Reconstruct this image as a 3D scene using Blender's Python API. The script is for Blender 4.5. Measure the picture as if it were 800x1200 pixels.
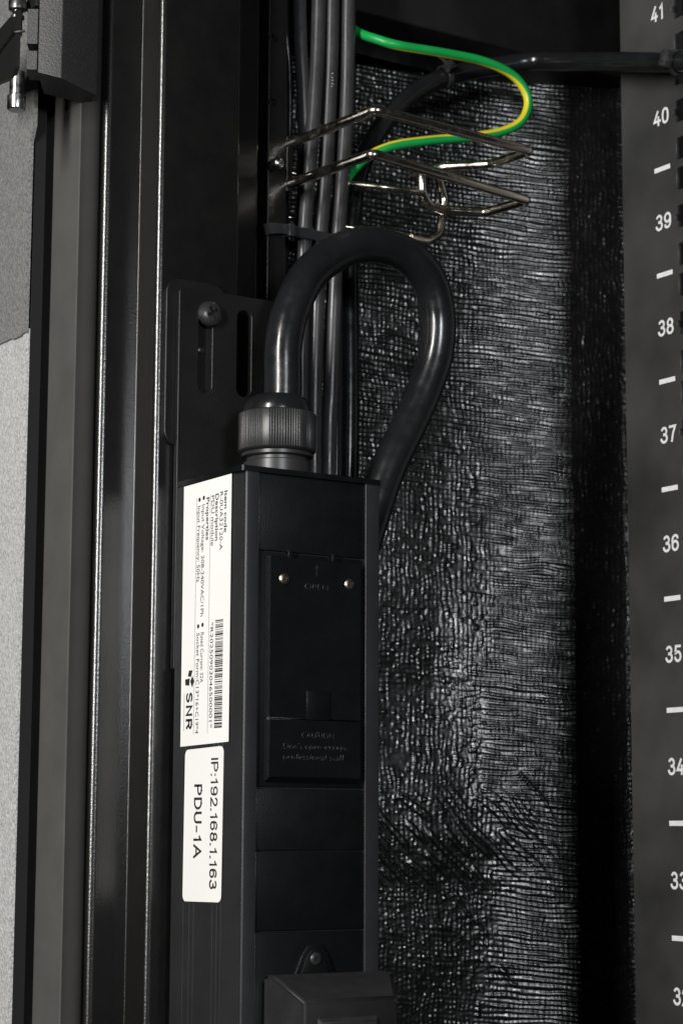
import bpy, bmesh, math, random
import numpy as np
from mathutils import Vector, Matrix

random.seed(7)
for o in list(bpy.data.objects):
    bpy.data.objects.remove(o)
scene = bpy.context.scene
COL = scene.collection
S = 0.001            # the scene is laid out in millimetres
ZB = 1.6             # height of the camera above the floor, m


def W(p):
    return Vector((p[0] * S, p[1] * S, p[2] * S + ZB))


# ------------------------------------------------------------------ camera
# X runs into the rack, Y towards its side wall, Z up
YAW, PITCH, ROLL = math.radians(33.444), math.radians(8.611), math.radians(-0.242)
fwd = Vector((math.sin(YAW) * math.cos(PITCH), math.cos(YAW) * math.cos(PITCH), math.sin(PITCH)))
right = Vector((math.cos(YAW), -math.sin(YAW), 0))
up = right.cross(fwd)
r2 = right * math.cos(ROLL) + up * math.sin(-ROLL)
u2 = up * math.cos(ROLL) - right * math.sin(-ROLL)
cam_d = bpy.data.cameras.new('camera')
cam = bpy.data.objects.new('camera', cam_d)
COL.objects.link(cam)
m = Matrix((r2, u2, -fwd)).transposed().to_4x4()
m.translation = Vector((0, 0, ZB))
cam.matrix_world = m
cam_d.sensor_fit = 'VERTICAL'
cam_d.sensor_height = 36.0
cam_d.sensor_width = 24.0
cam_d.lens = 2513.6 / 1200 * 36.0
cam_d.clip_start = 0.01
cam_d.clip_end = 50
cam_d.dof.use_dof = True
cam_d.dof.focus_distance = 0.79
cam_d.dof.aperture_fstop = 24
scene.camera = cam

# ------------------------------------------------------------------ light
world = bpy.data.worlds.new('World')
scene.world = world
world.use_nodes = True
world.node_tree.nodes['Background'].inputs[0].default_value = (0.9, 0.95, 1, 1)
world.node_tree.nodes['Background'].inputs[1].default_value = 0.011


def area(name, loc, target, sx, sy, power, col=(1, 1, 1)):
    d = bpy.data.lights.new(name, 'AREA')
    d.shape = 'RECTANGLE'
    d.size, d.size_y = sx, sy
    d.energy = power
    d.color = col
    o = bpy.data.objects.new(name, d)
    COL.objects.link(o)
    o.location = loc
    o.rotation_euler = (Vector(target) - Vector(loc)).to_track_quat('-Z', 'Y').to_euler()
    return o


TGT = (0.42, 0.68, 1.72)
area('key_lamp', (-0.62, 0.15, 1.97), (0.42, 0.68, 1.76), 0.10, 0.75, 20, (1, 0.975, 0.94))
area('front_softbox', (0.135, -0.42, 1.86), (0.57, 0.78, 1.70), 0.17, 0.16, 5.1, (0.94, 0.97, 1.0))

scene.view_settings.view_transform = 'Standard'
scene.view_settings.look = 'None'
scene.view_settings.exposure = 0
scene.view_settings.gamma = 1
scene.render.engine = 'CYCLES'
scene.cycles.max_bounces = 6


# ------------------------------------------------------------------ materials
def mat(name, col, rough=0.5, metal=0.0, spec=0.5, bump=None, var=None, coat=0.0, sheen=0.0, roughvar=None):
    """bump=(scale per m, strength, distance mm); var=(scale, amount)"""
    mt = bpy.data.materials.new(name)
    mt.use_nodes = True
    nt = mt.node_tree
    b = nt.nodes['Principled BSDF']
    b.inputs['Base Color'].default_value = (*col, 1)
    b.inputs['Roughness'].default_value = rough
    b.inputs['Metallic'].default_value = metal
    b.inputs['Specular IOR Level'].default_value = spec
    b.inputs['Coat Weight'].default_value = coat
    tc = nt.nodes.new('ShaderNodeTexCoord')

    def noise(scale, detail=3, rough_=0.55):
        n = nt.nodes.new('ShaderNodeTexNoise')
        n.inputs['Scale'].default_value = scale
        n.inputs['Detail'].default_value = detail
        n.inputs['Roughness'].default_value = rough_
        nt.links.new(tc.outputs['Object'], n.inputs['Vector'])
        return n
    if var:
        n = noise(var[0])
        r = nt.nodes.new('ShaderNodeMapRange')
        r.inputs['From Min'].default_value = 0.3
        r.inputs['From Max'].default_value = 0.7
        r.inputs['To Min'].default_value = 1 - var[1]
        r.inputs['To Max'].default_value = 1 + var[1]
        nt.links.new(n.outputs['Fac'], r.inputs['Value'])
        mx = nt.nodes.new('ShaderNodeVectorMath')
        mx.operation = 'SCALE'
        mx.inputs[0].default_value = col
        nt.links.new(r.outputs['Result'], mx.inputs['Scale'])
        nt.links.new(mx.outputs['Vector'], b.inputs['Base Color'])
    if roughvar:
        n = noise(roughvar[0], 4)
        r = nt.nodes.new('ShaderNodeMapRange')
        r.inputs['From Min'].default_value = 0.35
        r.inputs['From Max'].default_value = 0.65
        r.inputs['To Min'].default_value = max(0.02, rough - roughvar[1])
        r.inputs['To Max'].default_value = min(1, rough + roughvar[1])
        nt.links.new(n.outputs['Fac'], r.inputs['Value'])
        nt.links.new(r.outputs['Result'], b.inputs['Roughness'])
    if bump:
        n = noise(bump[0], 2)
        bp = nt.nodes.new('ShaderNodeBump')
        bp.inputs['Strength'].default_value = bump[1]
        bp.inputs['Distance'].default_value = bump[2] * S
        nt.links.new(n.outputs['Fac'], bp.inputs['Height'])
        nt.links.new(bp.outputs['Normal'], b.inputs['Normal'])
    return mt


M = {}
M['powder'] = mat('black_powder_coat', (0.0055, 0.0052, 0.005), 0.25, spec=0.8, bump=(1100, 0.3, 0.2), var=(90, 0.25))
M['powder_dark'] = mat('black_powder_coat_fine', (0.0065, 0.0063, 0.0062), 0.38, spec=0.35, bump=(1500, 0.3, 0.2), var=(60, 0.3))
M['seal'] = mat('grey_rubber_seal', (0.066, 0.064, 0.061), 0.85, spec=0.2, bump=(300, 0.15, 0.2), var=(40, 0.12))
M['seal_shade_edge'] = mat('shaded_rubber_edge', (0.02, 0.0195, 0.019), 0.8, spec=0.2, bump=(300, 0.15, 0.2), var=(40, 0.12))  # shade along the seal's right edge, put into a darker colour
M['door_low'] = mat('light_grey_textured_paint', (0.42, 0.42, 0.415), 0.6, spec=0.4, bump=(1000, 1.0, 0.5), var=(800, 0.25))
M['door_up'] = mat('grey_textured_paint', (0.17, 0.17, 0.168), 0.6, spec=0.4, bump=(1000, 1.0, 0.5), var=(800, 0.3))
M['door_edge'] = mat('dark_door_edge', (0.011, 0.011, 0.011), 0.6, spec=0.25, bump=(900, 0.2, 0.2))
M['hinge'] = mat('cast_hinge_paint', (0.024, 0.024, 0.025), 0.5, spec=0.5, bump=(1600, 0.8, 0.3), var=(1100, 0.35))
M['hinge_black'] = mat('black_hinge_plate', (0.010, 0.010, 0.010), 0.45, spec=0.4, bump=(900, 0.3, 0.2))
M['steel'] = mat('zinc_steel', (0.34, 0.34, 0.335), 0.30, metal=1.0, bump=(700, 0.15, 0.2), roughvar=(300, 0.1))
M['nickel'] = mat('nickel_wire', (0.74, 0.68, 0.60), 0.2, metal=1.0, bump=(900, 0.08, 0.15), roughvar=(250, 0.08))
M['alu'] = mat('black_anodised_aluminium', (0.019, 0.0195, 0.021), 0.33, spec=0.3, bump=(2500, 0.25, 0.1), var=(70, 0.12))
M['plastic'] = mat('black_textured_plastic', (0.004, 0.005, 0.0053), 0.38, spec=0.3, bump=(1700, 0.35, 0.15), var=(120, 0.25))
M['plastic_smooth'] = mat('black_satin_plastic', (0.004, 0.005, 0.0053), 0.30, spec=0.28, bump=(1500, 0.15, 0.1), var=(80, 0.2))
M['emboss'] = mat('lighter_embossed_plastic', (0.016, 0.018, 0.019), 0.38, spec=0.5)  # raised letters coloured lighter than the cover
M['gland'] = mat('black_nylon_gland', (0.024, 0.024, 0.0245), 0.36, spec=0.45, bump=(900, 0.1, 0.1))
M['cable'] = mat('black_cable_jacket', (0.009, 0.0095, 0.0105), 0.23, spec=0.5, bump=(250, 0.12, 0.25), var=(60, 0.2), roughvar=(180, 0.06))
M['cable_grey'] = mat('charcoal_cable_jacket', (0.027, 0.027, 0.029), 0.36, spec=0.5, bump=(300, 0.10, 0.2), var=(60, 0.18), roughvar=(200, 0.07))
M['tie'] = mat('black_nylon_tie', (0.024, 0.024, 0.025), 0.3, spec=0.5, bump=(500, 0.1, 0.1))
M['tie_shiny'] = mat('shiny_tie', (0.02, 0.021, 0.023), 0.14, spec=0.8, bump=(300, 0.15, 0.2))
M['green'] = mat('green_insulation', (0.006, 0.27, 0.055), 0.38, spec=0.4, var=(80, 0.1))
M['yellow'] = mat('yellow_stripe', (0.55, 0.47, 0.02), 0.4, spec=0.4, var=(80, 0.1))
M['plug'] = mat('black_moulded_rubber', (0.019, 0.019, 0.0195), 0.5, spec=0.35, bump=(1200, 0.3, 0.12), var=(90, 0.2))
M['paper'] = mat('white_label_paper', (0.80, 0.80, 0.775), 0.5, spec=0.3, var=(25, 0.02))
M['ink'] = mat('black_print', (0.02, 0.02, 0.022), 0.5)
M['ink_grey'] = mat('thin_grey_print', (0.16, 0.16, 0.16), 0.5)
M['rail'] = mat('dark_grey_rail_coat', (0.034, 0.0335, 0.0335), 0.46, spec=0.5, bump=(1300, 0.35, 0.15), var=(16, 0.5), roughvar=(14, 0.14))
M['white'] = mat('white_screen_print', (0.62, 0.62, 0.62), 0.6, var=(400, 0.1))
M['print_dull'] = mat('worn_pale_print', (0.22, 0.24, 0.27), 0.6)
M['panel'] = mat('dark_side_panel', (0.003, 0.003, 0.003), 0.6, spec=0.1, bump=(700, 0.2, 0.2))
M['brass'] = mat('tarnished_screw', (0.36, 0.31, 0.24), 0.32, metal=1.0, bump=(1500, 0.4, 0.2))
M['screw_black'] = mat('black_oxide_screw', (0.02, 0.02, 0.02), 0.32, spec=0.6, bump=(900, 0.2, 0.2))
M['sheet'] = mat('black_woven_polythene', (0.0075, 0.0078, 0.008), 0.265, spec=0.65, roughvar=(220, 0.06), bump=(1500, 0.1, 0.06))


# ------------------------------------------------------------------ object helpers
def root(name, label, cat, base, group=None):
    o = bpy.data.objects.new(name, None)
    o.empty_display_size = 0.01
    COL.objects.link(o)
    o.location = W(base)
    o['label'] = label
    o['category'] = cat
    if group:
        o['group'] = group
    return o


def wloc(o):
    v = Vector(o.location)
    return v + wloc(o.parent) if o.parent else v


def place(o, parent, world):
    o.location = world - (wloc(parent) if parent else Vector((0, 0, 0)))
    if parent:
        o.parent = parent


def bm_obj(name, bm, material, parent=None, smooth=False, origin=None, sharp=35):
    """bm is in rack millimetres"""
    bmesh.ops.recalc_face_normals(bm, faces=bm.faces)
    co = [v.co for v in bm.verts]
    if origin is None:
        xs = [c.x for c in co]; ys = [c.y for c in co]; zs = [c.z for c in co]
        origin = Vector(((min(xs) + max(xs)) / 2, (min(ys) + max(ys)) / 2, min(zs)))
    origin = Vector(origin)
    for v in bm.verts:
        v.co = (v.co - origin) * S
    me = bpy.data.meshes.new(name)
    bm.to_mesh(me)
    bm.free()
    if smooth:
        me.shade_smooth()
        me.set_sharp_from_angle(angle=math.radians(sharp))
    me.materials.append(material)
    o = bpy.data.objects.new(name, me)
    COL.objects.link(o)
    place(o, parent, W(origin))
    return o


def tag(o, label, cat, group=None):
    o['label'] = label
    o['category'] = cat
    if group:
        o['group'] = group
    return o


def box_bm(x0, x1, y0, y1, z0, z1, bev=0.0, seg=2, bm=None):
    own = bm is None
    b = bmesh.new()
    bmesh.ops.create_cube(b, size=1)
    for v in b.verts:
        v.co = Vector(((x0 + x1) / 2 + v.co.x * (x1 - x0), (y0 + y1) / 2 + v.co.y * (y1 - y0), (z0 + z1) / 2 + v.co.z * (z1 - z0)))
    if bev > 0:
        bmesh.ops.bevel(b, geom=b.edges[:], offset=bev, segments=seg, affect='EDGES', profile=0.5)
    if own:
        return b
    merge(bm, b)
    return bm


def merge(dst, src):
    me = bpy.data.meshes.new('tmp')
    src.to_mesh(me)
    src.free()
    dst.from_mesh(me)
    bpy.data.meshes.remove(me)


def round_poly(pts, radii, seg=6):
    """closed polygon -> rounded corners"""
    out = []
    n = len(pts)
    for i in range(n):
        p = Vector(pts[i]); a = Vector(pts[i - 1]); b = Vector(pts[(i + 1) % n])
        r = radii[i] if isinstance(radii, (list, tuple)) else radii
        if r <= 0:
            out.append(p); continue
        da, db = (a - p), (b - p)
        ua, ub = da.normalized(), db.normalized()
        ang = ua.angle(ub)
        t = min(r / math.tan(ang / 2), da.length * 0.49, db.length * 0.49)
        rr = t * math.tan(ang / 2)
        c = p + (ua + ub).normalized() * (rr / math.sin(ang / 2))
        s0 = p + ua * t - c
        s1 = p + ub * t - c
        a0 = math.atan2(s0.y, s0.x); a1 = math.atan2(s1.y, s1.x)
        d = (a1 - a0 + math.pi) % (2 * math.pi) - math.pi
        for k in range(seg + 1):
            q = a0 + d * k / seg
            out.append(c + Vector((math.cos(q), math.sin(q))) * rr)
    return out


def prism_bm(poly, a0, a1, axis='z', caps=True):
    """poly in the two other axes (x,y for z; x,z for y; y,z for x)"""
    b = bmesh.new()

    def P(p, a):
        if axis == 'z': return (p[0], p[1], a)
        if axis == 'y': return (p[0], a, p[1])
        return (a, p[0], p[1])
    v0 = [b.verts.new(P(p, a0)) for p in poly]
    v1 = [b.verts.new(P(p, a1)) for p in poly]
    n = len(poly)
    for i in range(n):
        b.faces.new((v0[i], v0[(i + 1) % n], v1[(i + 1) % n], v1[i]))
    if caps:
        b.faces.new(v0[::-1])
        b.faces.new(v1)
    return b


def crom(pts, n=10):
    """Catmull-Rom through the points"""
    P = [Vector(p) for p in pts]
    P = [P[0] * 2 - P[1]] + P + [P[-1] * 2 - P[-2]]
    out = []
    for i in range(1, len(P) - 2):
        p0, p1, p2, p3 = P[i - 1:i + 3]
        for k in range(n):
            t = k / n
            out.append(0.5 * ((2 * p1) + (p2 - p0) * t + (2 * p0 - 5 * p1 + 4 * p2 - p3) * t * t + (3 * p1 - p0 - 3 * p2 + p3) * t ** 3))
    out.append(P[-2])
    return out


def fillet_path(pts, r, seg=6):
    """polyline with rounded bends (3D)"""
    P = [Vector(p) for p in pts]
    out = [P[0]]
    for i in range(1, len(P) - 1):
        a, p, b = P[i - 1], P[i], P[i + 1]
        ua, ub = (a - p).normalized(), (b - p).normalized()
        t = min(r, (a - p).length * 0.45, (b - p).length * 0.45)
        s, e = p + ua * t, p + ub * t
        for k in range(seg + 1):
            q = k / seg
            out.append(s * (1 - q) ** 2 + p * 2 * q * (1 - q) + e * q * q)
    out.append(P[-1])
    return out


def frames(path, up0=Vector((0.3, 0.2, 1))):
    T = []
    for i in range(len(path)):
        a = path[max(0, i - 1)]; b = path[min(len(path) - 1, i + 1)]
        T.append((b - a).normalized())
    N = [(up0 - T[0] * up0.dot(T[0])).normalized()]
    for i in range(1, len(path)):
        n = N[-1] - T[i] * N[-1].dot(T[i])
        N.append(n.normalized())
    return T, N


def tube_bm(path, r, seg=16, arc=None, up0=Vector((0.3, 0.2, 1)), caps=True, fixed_up=None):
    b = bmesh.new()
    T, N = frames(path, up0)
    rings = []
    for i, p in enumerate(path):
        n = N[i]
        if fixed_up is not None:
            n = (fixed_up[i] - T[i] * fixed_up[i].dot(T[i])).normalized()
        bn = T[i].cross(n)
        rr = r[i] if isinstance(r, (list, tuple)) else r
        if arc:
            angs = [arc[0] + (arc[1] - arc[0]) * k / seg for k in range(seg + 1)]
        else:
            angs = [2 * math.pi * k / seg for k in range(seg)]
        rings.append([b.verts.new(p + (n * math.cos(a) + bn * math.sin(a)) * rr) for a in angs])
    m_ = len(rings[0])
    for i in range(len(rings) - 1):
        for k in range(m_ if not arc else m_ - 1):
            b.faces.new((rings[i][k], rings[i][(k + 1) % m_], rings[i + 1][(k + 1) % m_], rings[i + 1][k]))
    if caps and not arc:
        b.faces.new(rings[0][::-1])
        b.faces.new(rings[-1])
    return b


def band_bm(path, h, t, upv=Vector((0, 0, 1))):
    """flat strap along a path, h tall along upv, t thick"""
    b = bmesh.new()
    T, _ = frames(path)
    rings = []
    for i, p in enumerate(path):
        u = (upv - T[i] * upv.dot(T[i])).normalized()
        n = T[i].cross(u)
        c = min(0.25, t * 0.3)
        prof = [(-h / 2 + c, -t / 2), (h / 2 - c, -t / 2), (h / 2, -t / 2 + c), (h / 2, t / 2 - c), (h / 2 - c, t / 2), (-h / 2 + c, t / 2), (-h / 2, t / 2 - c), (-h / 2, -t / 2 + c)]
        rings.append([b.verts.new(p + u * q[0] + n * q[1]) for q in prof])
    for i in range(len(rings) - 1):
        for k in range(8):
            b.faces.new((rings[i][k], rings[i][(k + 1) % 8], rings[i + 1][(k + 1) % 8], rings[i + 1][k]))
    b.faces.new(rings[0][::-1]); b.faces.new(rings[-1])
    return b


def lathe_bm(prof, center, axis='z', seg=40, rfun=None):
    """prof: list of (radius, height)"""
    b = bmesh.new()
    c = Vector(center)
    rings = []
    for (r, h) in prof:
        ring = []
        for k in range(seg):
            a = 2 * math.pi * k / seg
            rr = r if rfun is None else rfun(r, h, a)
            if axis == 'z': v = Vector((rr * math.cos(a), rr * math.sin(a), h))
            elif axis == 'y': v = Vector((rr * math.cos(a), -h, rr * math.sin(a)))
            else: v = Vector((-h, rr * math.cos(a), rr * math.sin(a)))
            ring.append(b.verts.new(c + v))
        rings.append(ring)
    for i in range(len(rings) - 1):
        for k in range(seg):
            b.faces.new((rings[i][k], rings[i][(k + 1) % seg], rings[i + 1][(k + 1) % seg], rings[i + 1][k]))
    b.faces.new(rings[0][::-1]); b.faces.new(rings[-1])
    return b


def curve_mesh(cu):
    o = bpy.data.objects.new('tmp', cu)
    COL.objects.link(o)
    dg = bpy.context.evaluated_depsgraph_get()
    dg.update()
    me = bpy.data.meshes.new_from_object(o.evaluated_get(dg))
    b = bmesh.new()
    b.from_mesh(me)
    bpy.data.objects.remove(o)
    bpy.data.meshes.remove(me)
    bpy.data.curves.remove(cu)
    return b


def plate_bm(loops, y0, y1, bev=0.2, axis='y'):
    """plate with holes: loops of (a,b), first the outline; thickness y0..y1 (front is y0)"""
    cu = bpy.data.curves.new('tmp', 'CURVE')
    cu.dimensions = '2D'
    cu.fill_mode = 'BOTH'
    for lp in loops:
        sp = cu.splines.new('POLY')
        sp.points.add(len(lp) - 1)
        for i, p in enumerate(lp):
            sp.points[i].co = (p[0], p[1], 0, 1)
        sp.use_cyclic_u = True
    cu.extrude = (y1 - y0) / 2 - bev
    cu.bevel_depth = bev
    cu.bevel_resolution = 1
    cu.offset = -bev
    b = curve_mesh(cu)
    mid = (y0 + y1) / 2
    for v in b.verts:
        x, y, z = v.co
        v.co = (x, mid - z, y) if axis == 'y' else (mid - z, x, y)
    bmesh.ops.remove_doubles(b, verts=b.verts, dist=0.001)
    return b


def slot_loop(x0, x1, z0, z1, seg=8):
    return [tuple(p) for p in round_poly([(x0, z0), (x1, z0), (x1, z1), (x0, z1)], (x1 - x0) / 2 * 0.98, seg)]


CAPU = 7.29


def _measure():
    global CAPU
    cu = bpy.data.curves.new('tmp', 'FONT')
    cu.body = 'H'
    cu.size = 10
    b = curve_mesh(cu)
    CAPU = max(v.co.y for v in b.verts)
    b.free()


def text_bm(s, cap, length=None, bold=0.0, extrude=0.0, spacing=1.0):
    """text in local mm: x along the line, y up; cap height and line length are set"""
    cu = bpy.data.curves.new('tmp', 'FONT')
    cu.body = s
    cu.size = 10
    cu.offset = bold
    cu.space_character = spacing
    cu.extrude = 0
    cu.resolution_u = 3
    b = curve_mesh(cu)
    xs = [v.co.x for v in b.verts]
    x0, x1 = min(xs), max(xs)
    capu = CAPU
    sx = (length / (x1 - x0)) if length else cap / capu
    for v in b.verts:
        v.co.x = (v.co.x - x0) * sx
        v.co.y = v.co.y * cap / capu
        v.co.z = 0
    if extrude:
        r = bmesh.ops.extrude_face_region(b, geom=b.faces[:])
        for e in r['geom']:
            if isinstance(e, bmesh.types.BMVert):
                e.co.z = extrude
    return b


def _ell(cx, cy, rx, ry, a0, a1, n=14, p=1.0):
    out = []
    for k in range(n + 1):
        a = math.radians(a0 + (a1 - a0) * k / n)
        c, s_ = math.cos(a), math.sin(a)
        out.append((cx + rx * math.copysign(abs(c) ** p, c), cy + ry * math.copysign(abs(s_) ** p, s_)))
    return out


_six = [_ell(0.25, 0.30, 0.25, 0.30, 0, 360, 24), [(0.47, 0.84)] + _ell(0.27, 0.66, 0.27, 0.34, 45, 180, 10) + [(0.0, 0.30)]]
GLYPH = {
    '0': (0.50, [_ell(0.25, 0.5, 0.25, 0.5, 0, 360, 28, 0.8)]),
    '1': (0.34, [[(0.02, 0.76), (0.16, 0.86), (0.26, 1.0), (0.26, 0.0)]]),
    '2': (0.50, [_ell(0.25, 0.72, 0.24, 0.28, 170, -20, 14) + [(0.36, 0.42), (0.10, 0.18), (0.0, 0.0), (0.50, 0.0)]]),
    '3': (0.50, [_ell(0.24, 0.76, 0.22, 0.24, 160, -90, 14), _ell(0.24, 0.27, 0.26, 0.27, 90, -165, 16)]),
    '4': (0.54, [[(0.36, 1.0), (0.0, 0.26), (0.54, 0.26)], [(0.40, 0.52), (0.40, 0.0)]]),
    '5': (0.50, [[(0.46, 1.0), (0.08, 1.0), (0.04, 0.52)] + _ell(0.25, 0.31, 0.25, 0.31, 135, -160, 18)]),
    '6': (0.50, _six),
    '7': (0.50, [[(0.0, 1.0), (0.50, 1.0), (0.30, 0.55), (0.18, 0.0)]]),
    '8': (0.50, [_ell(0.25, 0.755, 0.215, 0.245, 0, 360, 22), _ell(0.25, 0.265, 0.25, 0.265, 0, 360, 22)]),
    '9': (0.50, [[(0.50 - x, 1 - y) for x, y in st] for st in _six]),
    'I': (0.0, [[(0, 0), (0, 1)]]),
    'P': (0.56, [[(0, 0), (0, 1), (0.30, 1)] + _ell(0.30, 0.735, 0.26, 0.265, 90, -90, 12) + [(0, 0.47)]]),
    'D': (0.62, [[(0, 0.5), (0, 1), (0.26, 1)] + _ell(0.26, 0.5, 0.36, 0.5, 90, -90, 16) + [(0, 0), (0, 0.5)]]),
    'U': (0.60, [[(0, 1), (0, 0.32)] + _ell(0.30, 0.32, 0.30, 0.32, 180, 360, 14) + [(0.60, 1)]]),
    'A': (0.74, [[(0, 0), (0.37, 1), (0.74, 0)], [(0.13, 0.34), (0.61, 0.34)]]),
    'S': (0.56, [_ell(0.29, 0.755, 0.27, 0.245, 20, 215, 14) + [(0.18, 0.58), (0.40, 0.47)] + _ell(0.28, 0.26, 0.28, 0.26, 40, -165, 16)]),
    'N': (0.60, [[(0, 0), (0, 1), (0.60, 0), (0.60, 1)]]),
    'R': (0.60, [[(0, 0), (0, 1), (0.32, 1)] + _ell(0.32, 0.745, 0.25, 0.255, 90, -90, 12) + [(0, 0.49)], [(0.30, 0.49), (0.60, 0.0)]]),
    '-': (0.28, [[(0, 0.34), (0.28, 0.34)]]),
    ':': (0.0, [[(-0.02, 0.0), (0.02, 0.0)], [(-0.02, 0.62), (0.02, 0.62)]]),
    '.': (0.0, [[(-0.02, 0.0), (0.02, 0.0)]]),
}


def stroke_bm(s, cap, length, w=0.13, gap=0.2):
    """lettering drawn as even strokes; local mm as text_bm"""
    b = bmesh.new()
    x = w / 2
    lay = 0
    polys = []
    for ch in s:
        gw_, strokes = GLYPH[ch]
        for st in strokes:
            polys.append([(x + p[0], w / 2 + p[1] * (1 - w)) for p in st])
        x += gw_ + w + gap
    total = x - gap - w / 2
    sx = length / total
    for st in polys:
        n = len(st)
        closed = (Vector(st[0]) - Vector(st[-1])).length < 1e-4
        P = [Vector((p[0] * sx, p[1] * cap)) for p in st]
        hw = w * cap / 2
        L, R_ = [], []
        for i in range(n):
            if closed:
                a = P[i - 1] if i > 0 else P[n - 2]
                c = P[i + 1] if i < n - 1 else P[1]
            else:
                a = P[i - 1] if i > 0 else None
                c = P[i + 1] if i < n - 1 else None
            d1 = (P[i] - a).normalized() if a is not None else None
            d2 = (c - P[i]).normalized() if c is not None else None
            p = P[i].copy()
            if d1 is None:
                d1 = d2
                p -= d2 * (hw if len(st) > 2 and False else 0)
            if d2 is None:
                d2 = d1
            n1 = Vector((-d1.y, d1.x)); n2 = Vector((-d2.y, d2.x))
            mm = (n1 + n2)
            mm = mm.normalized() if mm.length > 1e-4 else n1
            k = hw / max(0.45, mm.dot(n1))
            L.append(p + mm * k); R_.append(p - mm * k)
        if not closed:      # square ends reach the outline
            for arr_i, sg in ((0, -1), (n - 1, 1)):
                dd = (P[1] - P[0]).normalized() if arr_i == 0 else (P[-1] - P[-2]).normalized()
                ext = hw if abs(dd.y) > 0.9 or abs(dd.x) > 0.9 else 0.3 * hw
                L[arr_i] = L[arr_i] + dd * ext * sg; R_[arr_i] = R_[arr_i] + dd * ext * sg
        zz = lay * 0.008
        lay += 1
        vl = [b.verts.new((v.x, v.y, zz)) for v in L]
        vr = [b.verts.new((v.x, v.y, zz)) for v in R_]
        for i in range(n - 1):
            b.faces.new((vl[i], vr[i], vr[i + 1], vl[i + 1]))
    return b


def xf(b, f):
    for v in b.verts:
        v.co = Vector(f(v.co.x, v.co.y, v.co.z))
    return b


_measure()
# ================================================================== SETTING
side = bm_obj('side_panel', box_bm(300, 980, 870, 873, -200, 480), M['panel'])
side['kind'] = 'structure'

# ------------------------------------------------------------------ rack frame
frame = root('rack_frame', 'black powder coated rack corner post with folded channels and top beam', 'rack frame', (390, 715, -160))
Z0, Z1 = -160, 440
post_poly = [(358.2, 762), (358.2, 707), (373.7, 707), (373.7, 692), (409.2, 692), (409.2, 706), (426, 706), (426, 735), (429.6, 735), (429.6, 705), (438.4, 705), (438.4, 738), (420, 762)]
post_rad = [0, 3.0, 0.4, 2.6, 1.2, 1.0, 0.8, 0.5, 0.5, 0.8, 0.5, 1.0, 0]
bm_obj('corner_post', prism_bm(round_poly(post_poly, post_rad, 8), Z0, Z1), M['powder'], frame, smooth=True, sharp=50)
pad = [tuple(p) for p in round_poly([(376.9, 143.6), (403, 143.6), (403, 208), (376.9, 208)], 6.0, 10)]
bm_obj('mounting_pad', plate_bm([pad], 690.2, 691.98, 0.4), M['powder_dark'], frame)
b = bmesh.new()
b = lathe_bm([(1.75, 0), (1.75, 0.35), (1.2, 0.55), (1.1, -0.2)], (431.6, 704.98, 318), 'y', 18)
hole1 = bm_obj('hole_disc', b, M['panel'], frame, smooth=True)  # dark disc standing in for a shaded hole in the flange
h2 = hole1.copy(); COL.objects.link(h2); h2.location.z -= 26.8 * S
# threaded stud end
prof = []
for i in range(15):
    prof.append((1.9 + (0.35 if i % 2 else 0), i * 0.45))
prof.append((1.2, 6.8))
bm_obj('threaded_stud', lathe_bm(prof, (431.5, 704.9, 264.5), 'y', 20), M['steel'], frame, smooth=True, sharp=80)
bm_obj('top_beam', box_bm(440, 760, 727, 770, 349.5, 440, 1.2, 3), M['powder_dark'], frame, smooth=True)
# soft seal along the post
seal_poly = round_poly([(351.0, 753.5), (351.0, 713.6), (358.15, 713.6), (358.15, 753.5)], [0, 0.8, 0, 0], 4)
bm_obj('seal_strip', prism_bm(seal_poly, Z0, Z1), M['seal'], frame, smooth=True, sharp=60)
shade_edge_poly = [(351.4, 713.4), (351.9, 711.8), (353.0, 710.3), (354.6, 709.3), (356.6, 708.8), (358.1, 710.3), (358.1, 713.4)]
bm_obj('seal_shade_edge', prism_bm(shade_edge_poly, Z0, Z1), M['seal_shade_edge'], frame, smooth=True, sharp=60)  # rounded seal end, its falloff into shade painted dark

# ------------------------------------------------------------------ door at the far left
door = root('rack_door', 'bright grey textured sheet metal door edge at far left', 'door', (343, 760, -160))
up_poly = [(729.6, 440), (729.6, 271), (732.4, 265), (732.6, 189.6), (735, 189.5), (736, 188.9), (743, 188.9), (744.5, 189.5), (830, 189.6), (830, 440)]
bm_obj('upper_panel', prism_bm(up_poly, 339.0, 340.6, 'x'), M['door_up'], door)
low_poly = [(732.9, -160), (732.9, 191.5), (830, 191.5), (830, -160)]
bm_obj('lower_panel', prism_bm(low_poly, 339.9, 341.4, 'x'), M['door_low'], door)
bm_obj('edge_flange', box_bm(341.5, 346.4, 733.1, 734.0, -160, 440, 0.2), M['door_edge'], door)

# ------------------------------------------------------------------ hinge
hinge = root('door_hinge', 'black cast hinge block with steel pins at top left', 'hinge', (338, 705, 271))
# bottom rises towards the left, and a step is cut out of the upper left corner
hb = bmesh.new()
merge(hb, prism_bm(round_poly([(327.6, 698.9), (335, 694.1), (353.6, 701.6), (354.2, 712), (337, 713)], [0.3, 0.8, 0.8, 1, 1], 4), 276.5, 440))
for v in hb.verts:
    if v.co.z < 280:
        v.co.z = 275.7 + (335 - v.co.x) * 0.30 if v.co.x < 335 else 275.7 + (v.co.x - 335) * -0.05
bm_obj('hinge_block', hb, M['hinge'], hinge, smooth=True, sharp=40)
b = prism_bm(round_poly([(324.0, 701.3), (327.45, 699.1), (334, 709), (330, 711)], 0.3, 3), 289.0, 302.5)
bm_obj('lower_lug', b, M['hinge'], hinge)
b = prism_bm(round_poly([(324.0, 701.3), (327.45, 699.1), (334, 709), (330, 711)], 0.3, 3), 279.0, 286.2)
bm_obj('bottom_lug', b, M['hinge'], hinge)
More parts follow.
